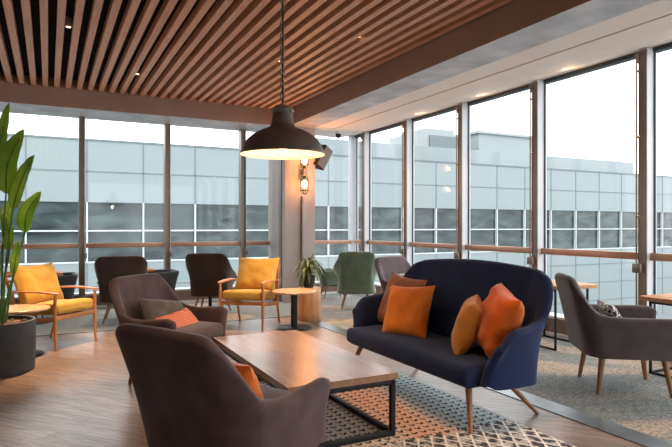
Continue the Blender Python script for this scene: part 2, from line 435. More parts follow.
# beams
bm = new(); box(bm, XB, XB + .004, Y0, YB, ZB, 3.85, mi=0); box(bm, XB + .004, 4.40, Y0, YL, ZB + .001, 3.85, mi=1)
struct('ceiling', bm, [M_beam, M_conc])
bm = new(); box(bm, X0, XB, YB, YB + .004, ZB, 3.85, mi=0); box(bm, X0, XB + .004, YB + .004, YL + .1, ZB + .001, 3.85, mi=1)
struct('ceiling', bm, [M_beam, M_conc])
# pale perimeter ceiling with dark slot and sloping cove up to the glass
bm = new()
box(bm, 4.40, 4.78, Y0, YL - .92, ZB + .012, 3.6); box(bm, 4.40, 4.785, YL - .92 + .03, YL, ZB + .012, 3.6)
box(bm, 4.815, 5.16, Y0, YL, ZB + .012, 3.6)
box(bm, 4.785, 4.815, YL - .89, YL, ZB + .012, 3.6)
R = [[V(5.16, y, ZB + .012), V(5.45, y, ZB + .030), V(5.66, y, ZB + .075), V(5.9, y, ZB + .075), V(5.9, y, 3.6), V(5.16, y, 3.6)] for y in (Y0, YL + .1)]
rings(bm, R)
struct('ceiling', bm, M_ceil)
bm = new(); box(bm, 4.785, 4.815, Y0, YL - .89, ZB + .35, 3.62); box(bm, 4.40, 4.785, YL - .92, YL - .89, ZB + .35, 3.62)
struct('trim_3', bm, M_felt)
# far sides of the room, behind and left of the viewer: plaster walls, one broad unseen opening added in the back wall for fill light
bm = new(); box(bm, X0, 1.5, Y0 - .2, Y0, 0, 3.85); box(bm, 1.5, XR, Y0 - .2, Y0, 0, .5); box(bm, 1.5, XR, Y0 - .2, Y0, 3.2, 3.85)
struct('wall_back', bm, M_wall)
bm = new(); box(bm, X0 - .2, X0, Y0, YL, 0, 3.85)
struct('wall_left', bm, M_wall)

# ------------------------------------------------------------------ glazed walls
def mullion(bm_in, bm_side, bm_gas, p, q, nrm, w=.08, d=.17):
    pass
ZG0, ZG1 = .26, 3.27
# right wall : fins every 1.49 m
YF = [3.905 + 1.49 * k for k in range(-5, 5)]      # inner-far edge of each fin
wr = new(); box(wr, XR + .1, XR + .2, Y0, YL, 0, .26)          # upstand behind the kick panel
box(wr, XR - .02, XR + .1, Y0, YL, .232, .262)
wall_right = struct('wall_right', wr, M_sill)
bm = new(); box(bm, XR, XR + .1, Y0, YL, .05, .232); struct('baseboard_right', bm, M_kick)
bm = new(); box(bm, XR - .05, XR + .1, Y0, YL, 0, .05, .006); struct('trim_4', bm, M_sill)
bm = new(); box(bm, XR - .0, XR + .1, Y0, YL, ZG1 - .02, 3.6); struct('trim_5', bm, M_gasket)
ys = [Y0] + YF + [YL]
for i, y in enumerate(ys[:-1]):
    ya = y + (.0 if i else 0); yb = ys[i + 1]
    if yb - ya < .2: continue
    bm = new(); box(bm, XR + .03, XR + .045, ya, yb - .08, ZG0, ZG1)
    w = struct('window_%d' % (i + 1), bm, M_glass)
    bm = new(); box(bm, XR - .045, XR - .01, ya + .008, yb - .088, 1.035, 1.115, .008)
    link('rail', bm, M_rail, w)
    bm = new(); box(bm, XR + .01, XR + .03, ya, ya + .022, ZG0, ZG1); box(bm, XR + .01, XR + .03, yb - .104, yb - .082, ZG0, ZG1)
    link('gasket', bm, M_gasket, w, smooth=False)
for i, y in enumerate(YF):
    bm = new(); box(bm, XR - .10, XR + .06, y - .09, y + .002, .05, ZG1 + .02)
    f = struct('trim_%d' % (10 + i), bm, M_alu)
    bm = new(); box(bm, XR - .108, XR - .098, y - .092, y + .004, .05, ZG1 - .01); link('cover_strip', bm, M_bronze, f)
    bm = new(); tube(bm, [(XR - .125, y + .012, .3), (XR - .125, y + .012, ZG1 - .06)], .009, 8)
    for z in (.55, 1.5, 2.35, 3.05): tube(bm, [(XR - .13, y + .012, z), (XR - .10, y - .01, z)], .014, 8)
    link('blind_guide_rod', bm, M_chain, f)
    bm = new(); box(bm, XR - .15, XR - .10, y - .05, y + .05, .90, 1.0, .008); link('bracket', bm, M_bronze, f)
    bm = new(); rings(bm, [[V(XR - .14, y - .02, 3.235), V(XR - .14, y + .03, 3.235), V(XR - .09, y + .03, 3.235), V(XR - .09, y - .02, 3.235)],
                           [V(XR - .115, y - .01, 3.14), V(XR - .115, y + .02, 3.14), V(XR - .09, y + .02, 3.14), V(XR - .09, y - .01, 3.14)]])
    link('top_bracket', bm, M_bronze, f)
# left-hand window wall, seen ahead : fins every 1.39 m
XF = [.457 + 1.393 * k for k in range(-5, 4)]
wl = new(); box(wl, X0, XR, YL + .1, YL + .2, 0, .26); box(wl, X0, XR, YL - .02, YL + .1, .232, .262)
struct('wall_front', wl, M_sill)
bm = new(); box(bm, X0, XR, YL, YL + .1, .05, .232); struct('baseboard_front', bm, M_kick)
bm = new(); box(bm, X0, XR, YL - .05, YL + .1, 0, .05, .006); struct('trim_6', bm, M_sill)
xs = [X0] + XF + [XR - .02]
for i, x in enumerate(xs[:-1]):
    xa, xb = x + .09, xs[i + 1]
    if i == 0: xa = X0
    bm = new(); box(bm, xa, xb, YL + .03, YL + .045, ZG0, ZG1)
    w = struct('window_%d' % (20 + i), bm, M_glass)
    bm = new(); box(bm, xa + .008, xb - .008, YL - .045, YL - .01, 1.03, 1.11, .008)
    link('rail', bm, M_rail, w)
for i, x in enumerate(XF):
    bm = new(); box(bm, x, x + .09, YL - .10, YL + .06, .05, ZG1 + .0)
    f = struct('trim_%d' % (30 + i), bm, M_bronze)
    bm = new(); box(bm, x + .09, x + .098, YL - .09, YL + .06, .05, ZG1 - .05); link('side_face', bm, M_alu, f)
    bm = new(); tube(bm, [(x + .075, YL - .12, .3), (x + .075, YL - .12, 3.2)], .009, 8)
    for z in (.55, 1.5, 2.35, 3.05): tube(bm, [(x + .075, YL - .125, z), (x + .06, YL - .1, z)], .014, 8)
    link('blind_guide_rod', bm, M_chain, f)
    bm = new(); box(bm, x + .05, x + .12, YL - .15, YL - .1, .86, .95, .008); link('bracket', bm, M_bronze, f)
# corner post
bm = new(); box(bm, XR - .08, XR + .08, YL - .05, YL + .1, 0, ZG1 + .05); struct('trim_50', bm, M_alu)

# column below the meeting of the beams
bm = new(); box(bm, 3.83, 4.43, 9.55, YL + .02, 0, ZB)
for z0 in (0,):
    pass
column = struct('wall_column', bm, plain('warm_grey_column', (.33, .285, .26), .5, var=.08, scale=3, bmp=.05))
bm = new(); box(bm, 3.818, 3.83, 9.72, 9.84, 0, ZB); link('dark_groove', bm, M_bronze, column, smooth=False)

# ------------------------------------------------------------------ chair kit
def leg(parent, a, b, r0=.024, r1=.013, m=None):
    bm = new(); tube(bm, [a, Vector(a).lerp(Vector(b), .5), b], [r0, (r0 + r1) / 2, r1], 12)
    return link('leg', bm, m or M_leg, parent)
def mirror_st(half):
    """half: stations from the back centre to the left arm front -> full right-front to left-front list"""
    right = [[s[0], -s[1], s[2], s[3], -s[4], s[5]] for s in half[::-1]]
    return right[:-1] + half if abs(half[0][1]) < 1e-6 else right + half

def armchair(name, label, loc, rz, mat, group=None, straight=False, plinth=.29):
    t = thing(name, label, 'armchair', loc, rz, group)
    if straight:   # squarer arms, long and level
        half = [[-.31, .0, plinth, -.44, 0, .94], [-.31, .14, plinth, -.44, .14, .938], [-.31, .22, plinth, -.437, .215, .93], [-.30, .285, plinth, -.43, .262, .90],
                [-.28, .325, plinth, -.40, .295, .83], [-.25, .343, plinth, -.35, .325, .73], [-.22, .35, plinth, -.29, .343, .655], [-.15, .352, plinth, -.19, .355, .627], [.0, .352, plinth, .0, .36, .622],
                [.15, .352, plinth, .17, .36, .622], [.30, .35, plinth, .33, .36, .62], [.345, .345, plinth + .01, .375, .355, .60]]
        th, seam = .075, 6
    else:
        half = [[-.25, .0, plinth, -.42, 0, .905], [-.25, .13, plinth, -.42, .15, .903], [-.248, .20, plinth, -.418, .24, .90], [-.242, .25, plinth, -.41, .287, .887], [-.23, .285, plinth, -.385, .315, .84],
                [-.215, .31, plinth, -.33, .342, .745], [-.20, .33, plinth, -.27, .358, .65], [-.17, .34, plinth, -.22, .367, .595], [-.07, .342, plinth, -.07, .37, .570],
                [.08, .34, plinth, .09, .366, .582], [.17, .335, plinth + .01, .20, .358, .592], [.23, .33, plinth + .02, .245, .35, .58]]
        th, seam = .075, 7
    bm = new(); shell(bm, mirror_st(half), th, n=84, bulge=.006 if straight else .012)
    sh = link('shell', bm, mat, t, angle=70)
    for sy in (-1, 1):   # upright seam where the arm meets the back
        q = half[seam]; bm = new()
        tube(bm, [(q[0] + (q[3] - q[0]) * f, sy * (q[1] + (q[4] - q[1]) * f + (.006 if straight else .012) * math.sin(PI * f) + .004), q[2] + (q[5] - q[2]) * f) for f in [k / 8 for k in range(9)]], .0045, 6)
        link('piping', bm, M_piping, t)
    bm = new(); rbox(bm, .50, .62, .11, .03, Matrix.Translation((-.01, 0, plinth + .055))); link('seat_base', bm, mat, t)
    bm = new(); rbox(bm, .58, .60, .13, .05, Matrix.Translation((.03, 0, plinth + .14)), puff=.02); link('seat_cushion', bm, mat, t)
    for sx, sy in ((1, 1), (1, -1), (-1, 1), (-1, -1)):
        leg(t, (sx * .235, sy * .24, plinth + .01), (sx * .285, sy * .285, .004), .028, .016)
    return t
R_ = math.radians

A = armchair('armchair', 'plum-taupe wool armchair in the foreground seen from behind beside the low table', (.86, 2.84, .003), R_(28), M_taupe)
B = armchair('armchair', 'plum-taupe armchair at the far left end of the low table, holding an olive cushion', (1.04, 5.22, .003), R_(-49), M_taupe)
Cc = armchair('armchair', 'grey-taupe armchair right of the navy sofa, cut by the right edge of the picture', (4.445, 3.24, .004), R_(-36), M_taupe2, straight=True, plinth=.33)
H = armchair('armchair', 'mauve-grey armchair standing behind the left end of the navy sofa', (4.74, 6.80, .004), R_(-73), M_mauve)
def loc2w(o, p):
    c, s = math.cos(o.rotation_euler.z), math.sin(o.rotation_euler.z)
    return V(o.location.x + c * p[0] - s * p[1], o.location.y + s * p[0] + c * p[1], o.location.z + p[2])
def dir2w(o, p):
    c, s = math.cos(o.rotation_euler.z), math.sin(o.rotation_euler.z); return V(c * p[0] - s * p[1], s * p[0] + c * p[1], p[2])
def cushion(label, pos, fwd, up, w, h, t, mat, seed=0, group=None, pinch=.09, wr=.008):
    pos = Vector(pos)
    bm = new(); pillow(bm, w, h, t, frame((0, 0, 0), fwd, up), seed, pinch=pinch, wr=wr)
    o = link('cushion', bm, mat); o.location = pos
    return tag(o, label, 'cushion', group)
cushion('rust-orange velvet cushion inside the foreground armchair, seen past its arm', loc2w(A, (-.13, -.13, .60)), dir2w(A, (1, .05, .5)), (0, 0, 1), .33, .35, .13, M_red, 3)
cushion('olive-grey linen cushion leaning on the back of the armchair left of the table', loc2w(B, (-.13, .0, .565)), dir2w(B, (1, 0, .55)), dir2w(B, (-.2, .18, 1)), .56, .36, .15, M_olive, 5)
cushion('coral ribbed knit cushion lying in front of the olive cushion', loc2w(B, (.06, .0, .50)), dir2w(B, (.75, 0, .75)), dir2w(B, (-.6, -.10, 1)), .48, .32, .12, M_ribbed, 9)
cushion('small black-and-white printed cushion in the armchair right of the sofa', loc2w(Cc, (-.10, .0, .60)), dir2w(Cc, (1, 0, .4)), (0, 0, 1), .40, .28, .12, M_pattern, 2)
cushion('grey printed cushion in the mauve-grey armchair behind the sofa', loc2w(H, (-.10, .0, .59)), dir2w(H, (1, 0, .4)), (0, 0, 1), .40, .26, .12, M_pattern, 2)

# ------------------------------------------------------------------ sofa (faces -X)
sofa = thing('sofa', 'navy blue two-seat wool sofa with curved back and splayed wooden legs', 'sofa', (2.87, 3.83, 0), PI)
zb = .30
half = [[-.16, .0, zb, -.40, 0, 1.065], [-.16, .34, zb, -.40, .36, 1.055], [-.16, .62, zb, -.385, .68, 1.03], [-.16, .755, zb, -.36, .76, 1.01], [-.15, .82, zb, -.34, .815, .985], [-.13, .86, zb, -.305, .855, .92],
        [-.10, .88, zb, -.25, .892, .82], [-.05, .885, zb, -.175, .92, .73], [.04, .888, zb, -.06, .943, .682], [.13, .88, zb, .05, .955, .668], [.20, .875, zb + .005, .12, .95, .645], [.235, .865, zb + .03, .18, .94, .57]]
bm = new(); shell(bm, mirror_st(half), .09, n=120, m=10, bulge=.025); link('shell', bm, M_navy, sofa, angle=70)
bm = new(); rbox(bm, .58, 1.70, .10, .035, Matrix.Translation((.07, 0, zb + .045))); link('seat_base', bm, M_navy, sofa)
bm = new(); rbox(bm, .60, 1.72, .14, .05, Matrix.Translation((.09, 0, zb + .08)), puff=.02, n=14); link('seat_cushion', bm, M_navy, sofa)
for a, b in (((.26, .74, zb + .01), (.35, .87, .008)), ((.26, -.74, zb + .01), (.35, -.87, .008)), ((-.08, .70, zb + .01), (-.38, .76, .002)), ((-.08, -.70, zb + .01), (-.38, -.76, .002))):
    leg(sofa, a, b, .026, .013)
cushion('rust-brown suede cushion behind the bright orange one on the sofa', (2.97, 4.50, .685), (-1, -.02, .40), (.1, -.05, 1), .60, .52, .12, M_rust, 1)
cushion('bright orange square cushion at the left end of the navy sofa', (2.80, 4.12, .655), (-1, -.30, .42), (.1, .10, 1), .50, .48, .14, M_orange, 4)
cushion('golden-orange cushion leaning edge-on against the red-orange one on the sofa', (2.82, 3.35, .65), (-.70, .62, .30), (.22, -.34, 1), .38, .44, .17, M_orange2, 6)
cushion('plump red-orange velvet cushion against the right arm of the sofa', (2.92, 3.13, .70), (-.88, .36, .30), (.18, -.30, 1), .46, .50, .24, M_red, 8, wr=.014)

# ------------------------------------------------------------------ coffee table
tx0, tx1, ty0, ty1, tz = 1.28, 2.07, 3.15, 4.88, .433
ct = thing('coffee_table', 'large low rectangular oak table with black steel frame on the patterned rug', 'table', ((tx0 + tx1) / 2, (ty0 + ty1) / 2, .008))
hx, hy = (tx1 - tx0) / 2, (ty1 - ty0) / 2
bm = new(); box(bm, -hx, hx, -hy, hy, tz - .014 - .0, tz - .012, 0); box(bm, -hx, hx, -hy, hy, tz - .055, tz - .014, .0, mi=1); link('tabletop', bm, [M_top, M_edge], ct, smooth=False)
q = .034
bm = new()
for sx in (-1, 1): bar(bm, (sx * (hx - .03), -hy + .02, tz - .075), (sx * (hx - .03), hy - .02, tz - .075), q, q, bev=.004)
for sy in (-1, 1): bar(bm, (-hx + .03, sy * (hy - .03), tz - .075), (hx - .03, sy * (hy - .03), tz - .075), q, q, bev=.004)
link('top_frame', bm, M_black, ct)
for sx in (-1, 1):
    for sy in (-1, 1):
        bm = new(); bar(bm, (sx * (hx - .03), sy * (hy - .03), .0), (sx * (hx - .03), sy * (hy - .03), tz - .06), q, q, bev=.004); link('leg', bm, M_black, ct)
bm = new()
for sx in (-1, 1): bar(bm, (sx * (hx - .03), -hy + .03, .018), (sx * (hx - .03), hy - .03, .018), q, q, bev=.004)
for sy in (-1, 1): bar(bm, (-hx + .03, sy * (hy - .03), .018), (hx - .03, sy * (hy - .03), .018), q, q, bev=.004)
link('floor_frame', bm, M_black, ct)
# rug
bm = new(); box(bm, .95, 2.97, 1.1, 5.6, .001, .008, .002)
tag(link('rug', bm, M_rug), 'patterned woven rug with black chevrons, coral and grey bands under the table', 'rug')

# ------------------------------------------------------------------ round side tables
def side_table(label, loc):
    t = thing('side_table', label, 'table', loc, 0, 'round side tables')
    bm = new(); lathe(bm, [(0, .485), (.285, .485), (.302, .495), (.302, .510), (.295, .517), (0, .517)], n=56); link('tabletop', bm, M_disc, t)
    bm = new(); bar(bm, (0, 0, .012), (0, 0, .486), .075, .075, bev=.008); link('pole', bm, M_black, t)
    bm = new(); lathe(bm, [(0, 0), (.24, 0), (.24, .008), (.232, .014), (0, .016)], n=48); link('base', bm, M_black, t)
    return t
side_table('round wooden side table on black pole, in front of the log stool', (3.01, 7.17, 0))
side_table('round wooden side table half hidden behind the big black planter', (-.28, 7.0, 0))

# log stool and its plant
bm = new()
wob = lambda j, z: 1 + .035 * noise.noise(Vector((math.cos(2 * PI * j / 48) * 1.3, math.sin(2 * PI * j / 48) * 1.3, z * .8))) - (.03 if j in (9, 30) else 0)
lathe(bm, [(0, 0), (.165, 0), (.172, .01), (.172, .12), (.170, .25), (.172, .38), (.170, .475), (.163, .486), (0, .486)], n=48, wob=wob)
lg = link('log_stool', bm, M_log); lg.location = (3.47, 7.68, 0)
tag(lg, 'solid tree-trunk stool beside the column carrying a potted plant', 'stool')
pp = thing('potted_plant', 'small potted plant with arching striped leaves standing on the log stool', 'plant', (3.46, 7.69, .486))
bm = new(); lathe(bm, [(0, 0), (.065, 0), (.08, .02), (.10, .16), (.10, .175), (.088, .175), (.085, .15), (0, .15)], n=36); link('pot', bm, M_planter, pp)
bm = new(); lathe(bm, [(0, .14), (.087, .14), (.087, .157), (0, .162)], n=24); link('soil', bm, M_pebble, pp)
def strap(bm, base_, az, ln, rise, droop, w, n=9):
    d = V(math.cos(az), math.sin(az), 0); s = V(-d.y, d.x, 0); pr = None
    pts = []
    for k in range(n + 1):
        f = k / n; r = ln * (f - .12 * f * f); z = rise * math.sin(min(f * 1.15, 1) * PI * .62) - droop * f ** 2.6
        wd = w * (math.sin(PI * min(.97, .12 + .86 * f)) ** .7) + .002
        c = Vector(base_) + d * r + V(0, 0, z)
        pts.append((c - s * wd / 2 + V(0, 0, wd * .18), c, c + s * wd / 2 + V(0, 0, wd * .18)))
    for a, b in zip([[bm.verts.new(p) for p in t3] for t3 in pts][:-1], []): pass
    vs = None
    for t3 in pts:
        cur = [bm.verts.new(p) for p in t3]
        if vs: bm.faces.new((vs[0], vs[1], cur[1], cur[0])); bm.faces.new((vs[1], vs[2], cur[2], cur[1]))
        vs = cur
bm = new()
for i in range(34):
    az = i * 2.399; f = i / 34
    strap(bm, (.02 * math.cos(az), .02 * math.sin(az), .155 + .05 * (1 - f)), az, .07 + .05 * random.random() if i < 6 else .19 + .09 * random.random(), (.30 - .02 * i) if i < 6 else .09 + .20 * (1 - f), .02 if i < 6 else .07 + .17 * f, .050)
bmesh.ops.remove_doubles(bm, verts=[v for v in bm.verts if not v.link_faces], dist=1e-6)
for v in [v for v in bm.verts if not v.link_faces]: bm.verts.remove(v)
link('foliage', bm, M_drac, pp, angle=80)
bm = new(); tube(bm, [(0, 0, .15), (0, 0, .24)], [.014, .010], 8); link('stem', bm, M_stalk, pp)

# ------------------------------------------------------------------ large planter with big leaves
PX, PY = -.45, 6.35
bp = thing('potted_plant', 'tall broad-leaved plant in a large charcoal planter at the left edge', 'plant', (PX, PY, 0))
bm = new(); lathe(bm, [(0, 0), (.325, 0), (.335, .01), (.343, .25), (.345, .475), (.343, .487), (.315, .487), (.312, .43), (0, .43)], n=64); link('planter', bm, M_planter, bp)
bm = new(); lathe(bm, [(0, .42), (.314, .42), (.314, .445), (.2, .457), (0, .465)], n=40)
for k in range(90):
    a = random.random() * 6.28; r = .29 * math.sqrt(random.random()); 
    rbox(bm, .03 + .02 * random.random(), .02, .014, .005, Matrix.Translation((r * math.cos(a), r * math.sin(a), .458)) @ Matrix.Rotation(random.random() * 6, 4, 'Z') @ Matrix.Rotation(random.random() - .5, 4, 'X'), n=2)
link('bark_mulch', bm, M_soil, bp)
def big_leaf(foot, base_, mid, tip, w, fold, nrm, n=16):
    """stalk from foot to blade base, blade base->mid->tip"""
    foot, base_, mid, tip = map(Vector, (foot, base_, mid, tip))
    P = catmull([list(base_), list(mid), list(tip)], n); P = [Vector(p) for p in P]
    bm = new(); prev = None
    for k, p in enumerate(P):
        f = k / n
        d = (P[min(k + 1, n)] - P[max(k - 1, 0)]).normalized(); s = d.cross(Vector(nrm)).normalized(); u = s.cross(d).normalized()
        wd = w * (math.sin(PI * min(1, f ** .80)) ** .62) / 2 + .0015
        if k == n: wd = .002
        row = []
        for e in (-1, -.66, -.33, 0, .33, .66, 1):
            row.append(bm.verts.new(p + s * wd * e * math.cos(fold * abs(e)) + u * wd * abs(e) * math.sin(fold) + u * .004 * math.sin(f * 40 + e * 3) * abs(e)))
        if prev:
            for j in range(6): bm.faces.new((prev[j], prev[j + 1], row[j + 1], row[j]))
        prev = row
    lf = link('leaf', bm, M_leaf, bp, angle=80)
    md = lf.modifiers.new('th', 'SOLIDIFY'); md.thickness = .0025
    bm = new(); mid2 = foot.lerp(base_, .55) + V(-(base_ - foot).x * .12, -(base_ - foot).y * .12, 0)
    pts = catmull([list(foot), list(mid2), list(base_)], 12) + [list(p) for p in P[1:-2]]
    nn = len(pts); tube(bm, pts, [.011 * (1 - .85 * k / nn) + .001 for k in range(nn)], 8); link('stalk', bm, M_stalk, bp)
def rel(px, py, D):
    """room position -> planter-local, used only to set the leaves out in space"""
    t = (px - 336) / 565; return (D * (S + K * t) - PX, D * (K - S * t) - PY, EYE - (py - 226) * D / 565)
LV = [ # foot, base, mid, tip, width, fold, normal
 ((.02, .0, .45), rel(-4, 188, 5.45), rel(-1, 150, 5.40), rel(9, 103, 5.25), .17, .2),
 ((.04, .02, .45), rel(6, 194, 5.40), rel(8, 163, 5.35), rel(24, 129, 5.2), .21, .25),
 ((.05, -.03, .45), rel(13, 209, 5.35), rel(20, 184, 5.3), rel(34, 155, 5.15), .17, .25),
 ((.08, .0, .45), rel(25, 233, 5.5), rel(27, 213, 5.5), rel(41, 191, 5.55), .16, .3),
 ((.0, .06, .45), rel(5, 226, 5.6), rel(8, 211, 5.65), rel(14, 196, 5.7), .12, .4),
 ((.03, -.06, .45), rel(10, 250, 5.4), rel(9, 232, 5.45), rel(3, 212, 5.5), .13, .3),
 ((.06, -.08, .45), rel(14, 274, 5.3), rel(16, 258, 5.3), rel(19, 240, 5.3), .09, .3),
 ((-.05, .05, .45), rel(-24, 200, 5.6), rel(-28, 150, 5.6), rel(-36, 100, 5.5), .2, .4),
 ((-.06, -.04, .45), rel(-20, 240, 5.3), rel(-36, 200, 5.2), rel(-60, 165, 5.0), .18, .4),
 ((-.02, .08, .45), rel(-10, 265, 5.7), rel(-12, 235, 5.8), rel(-8, 205, 5.9), .13, .4)]
for i, (f, b, m_, t_, w, fo) in enumerate(LV):
    big_leaf(f, b, m_, t_, w, fo, (-.45 + .25 * math.sin(i * 2.1), -.9, .15 + .1 * math.cos(i)))

# ------------------------------------------------------------------ wooden armchairs with yellow cushions
def lounge(label, loc, rz):
    t = thing('lounge_chair', label, 'armchair', loc, rz, 'yellow wooden-framed lounge chairs')
    w = .305
    for sy in (-1, 1):
        bm = new(); tube(bm, [(.33, sy * w, .62), (.325, sy * w, .40), (.34, sy * w, .004)], [.017, .021, .015], 12); link('leg', bm, M_teak, t)
        bm = new(); tube(bm, [(-.30, sy * w, .615), (-.24, sy * w, .36), (-.36, sy * w, .004)], [.016, .021, .015], 12); link('leg', bm, M_teak, t)
        bm = new(); R = []
        for k in range(13):
            f = k / 12; x = -.36 + .74 * f; z = .615 + .02 * math.sin(PI * f) + .012 * f; ww = .022 + .018 * math.sin(PI * min(1, f * 1.05)) ** .6 if k not in (0, 12) else .016
            R.append([V(x, sy * w - ww, z), V(x, sy * w + ww, z), V(x, sy * w + ww, z + .018), V(x, sy * w - ww, z + .018)])
        rings(bm, R); link('armrest', bm, M_teak, t)
        bm = new(); bar(bm, (.33, sy * w, .355), (-.26, sy * w, .30), .024, .055, bev=.006); link('side_rail', bm, M_teak, t)
    bm = new(); bar(bm, (.325, -w, .362), (.325, w, .362), .026, .05, bev=.006); link('front_rail', bm, M_teak, t)
    bm = new()
    for sy in (-1, 1): bar(bm, (-.25, sy * .26, .30), (-.48, sy * .26, .86), .03, .03, up=(0, 1, 0), bev=.006)
    for f in (.12, .35, .58, .80, .98): bar(bm, (-.25 - .23 * f, -.26, .30 + .56 * f), (-.25 - .23 * f, .26, .30 + .56 * f), .02, .035, up=(.9, 0, .4), bev=.005)
    link('back_frame', bm, M_teak, t)
    bm = new(); M = Matrix.Translation((.035, 0, .442)) @ Matrix.Rotation(R_(-5), 4, 'Y'); rbox(bm, .62, .565, .125, .04, M, puff=.012, wrinkle=.01, seed=3); link('seat_cushion', bm, M_yellow, t)
    bm = new(); pillow(bm, .64, .52, .20, frame((-.245, 0, .705), (1, 0, .42), (-.4, 0, 1)), 2, pinch=.09, wr=.012); link('back_cushion', bm, M_yellow, t)
    return t
YLc = lounge('yellow-cushioned wooden lounge chair just right of the big planter', (.06, 7.49, 0), R_(-46))
dup(YLc, (2.52, 7.58, 0), R_(-130), 'yellow-cushioned wooden lounge chair facing the viewer beside the round side table')

# ------------------------------------------------------------------ tub chairs along the windows
def tub(name, label, loc, rz, mat, group=None, top=.95, flare=1.0):
    t = thing(name, label, 'chair', loc, rz, group)
    n_ = 1 - .12 * flare; zl = .31 - .05 * flare; wb = .02 * flare
    half = [[-.16, .0, zl, -.33, 0, top], [-.16, .12, zl, -.33, .16 * n_, top], [-.155, .19 + wb, zl, -.325, .245 * n_, top - .004], [-.14, .225 + wb, zl + .005, -.31, .278 * n_, top - .03], [-.115, .245 + wb, zl + .01, -.27, .295 * n_, .85 - .95 + top],
            [-.04, .25 + wb, zl + .02, -.16, .29 + .03 * flare, .73 - .95 + top if top < .9 else .73], [.08, .26 + wb, zl + .03, .02, .295 + .04 * flare, min(.66, top - .2)], [.18, .25, .355, .16, .29 + .04 * flare, .60], [.25, .235, .38, .24, .31, .54]]
    bm = new(); shell(bm, mirror_st(half), .06, n=64, bulge=.02 + .03 * flare); link('shell', bm, mat, t, angle=70)
    bm = new(); rbox(bm, .48, .50, .13, .05, Matrix.Translation((.06, 0, .395)), puff=.02); link('seat', bm, mat, t)
    bm = new(); rbox(bm, .36, .40, .05, .02, Matrix.Translation((.04, 0, .322))); link('underframe', bm, M_black, t)
    for sx, sy in ((1, 1), (1, -1), (-1, 1), (-1, -1)): leg(t, (.04 + sx * .15, sy * .16, .31), (.04 + sx * .25, sy * .25, .004), .02, .012)
    return t
g_tub = 'upholstered tub chairs by the windows'
tub('tub_chair', 'dark brown tub chair with its back to the viewer behind the taupe armchair', (.97, 8.78, .004), R_(80), M_brown, flare=0)
tub('tub_chair', 'dark brown tub chair standing behind the right-hand yellow lounge chair', (2.33, 8.96, .004), R_(62), M_brown, flare=.3)
tub('tub_chair', 'sage green tub chair seen from behind, left of the sofa', (4.68, 8.42, .004), R_(62), M_green)
g2 = tub('tub_chair', 'sage green chair half hidden behind the potted plant near the column', (4.88, 9.80, .004), R_(-15), M_green, top=.84, flare=0)
g2.scale = (.84, .84, .84)
def low_tub(label, loc, rz):
    t = thing('low_chair', label, 'chair', loc, rz)
    half = [[-.17, .0, .25, -.24, 0, .62], [-.17, .14, .25, -.24, .17, .62], [-.12, .22, .25, -.20, .26, .62], [.0, .25, .25, -.02, .29, .61], [.14, .25, .26, .15, .29, .60], [.22, .24, .28, .23, .28, .57]]
    bm = new(); shell(bm, mirror_st(half), .06, n=40, bulge=.01); link('shell', bm, M_char, t, angle=70)
    bm = new(); rbox(bm, .42, .46, .16, .04, Matrix.Translation((.05, 0, .34))); link('seat', bm, M_char, t)
    for sx, sy in ((1, 1), (1, -1), (-1, 1), (-1, -1)): leg(t, (sx * .15, sy * .18, .27), (sx * .2, sy * .22, .004), .016, .011, M_black)
    return t
low_tub('low charcoal chair by the window behind the left yellow lounge chair', (.12, 9.85, .004), R_(180))
low_tub('low charcoal chair by the window, between the two dark brown tub chairs', (1.66, 9.82, .004), R_(180))
low_tub('dark chair by the window, mostly hidden by the big plant leaves', (-1.10, 9.75, .004), R_(0))

def window_table(label, loc, sx, sy, ped=True, rz=0):
    t = thing('cafe_table', label, 'table', loc, rz, 'cafe tables along the windows')
    bm = new(); box(bm, -sx / 2, sx / 2, -sy / 2, sy / 2, .685, .725, .004); link('tabletop', bm, M_cafe, t)
    if ped:
        bm = new(); tube(bm, [(0, 0, .01), (0, 0, .69)], .03, 14); link('pole', bm, M_black, t)
        bm = new(); lathe(bm, [(0, 0), (.2, 0), (.2, .01), (.03, .022), (0, .022)], n=36); link('base', bm, M_black, t)
    else:
        q = .022
        for sgn in (-1, 1):
            y = sgn * (sy / 2 - .10)
            for x in (-sx / 2 + .04, sx / 2 - .06):
                bm = new(); bar(bm, (x, y, .0), (x, y, .69), q, q, bev=.003); link('leg', bm, M_black, t)
        for x in (-sx / 2 + .04, sx / 2 - .06):
            for z in (.011, .674): bm = new(); bar(bm, (x, -sy / 2 + .09, z), (x, sy / 2 - .09, z), q, q, bev=.003); link('frame_rail', bm, M_black, t)
        bm = new(); bar(bm, (-sx / 2 + .04, sy / 2 - .10, .011), (sx / 2 - .06, sy / 2 - .10, .011), q, q, bev=.003); link('frame_rail', bm, M_black, t)
    return t
window_table('wooden table top by the window behind the left yellow lounge chair', (-.17, 9.25, .004), .72, .50)
window_table('wooden cafe table by the window beyond the dark brown tub chair', (1.15, 9.42, .004), .66, .50)
window_table('wooden cafe table by the window beyond the second dark brown tub chair', (2.46, 9.55, .004), .62, .50)
window_table('wooden table on black frame between the sofa and the window', (5.33, 4.84, .004), .62, .84, False)
window_table('wooden table on black frame at the right edge, beyond the grey-taupe armchair', (5.36, 3.02, .004), .62, 1.0, False)

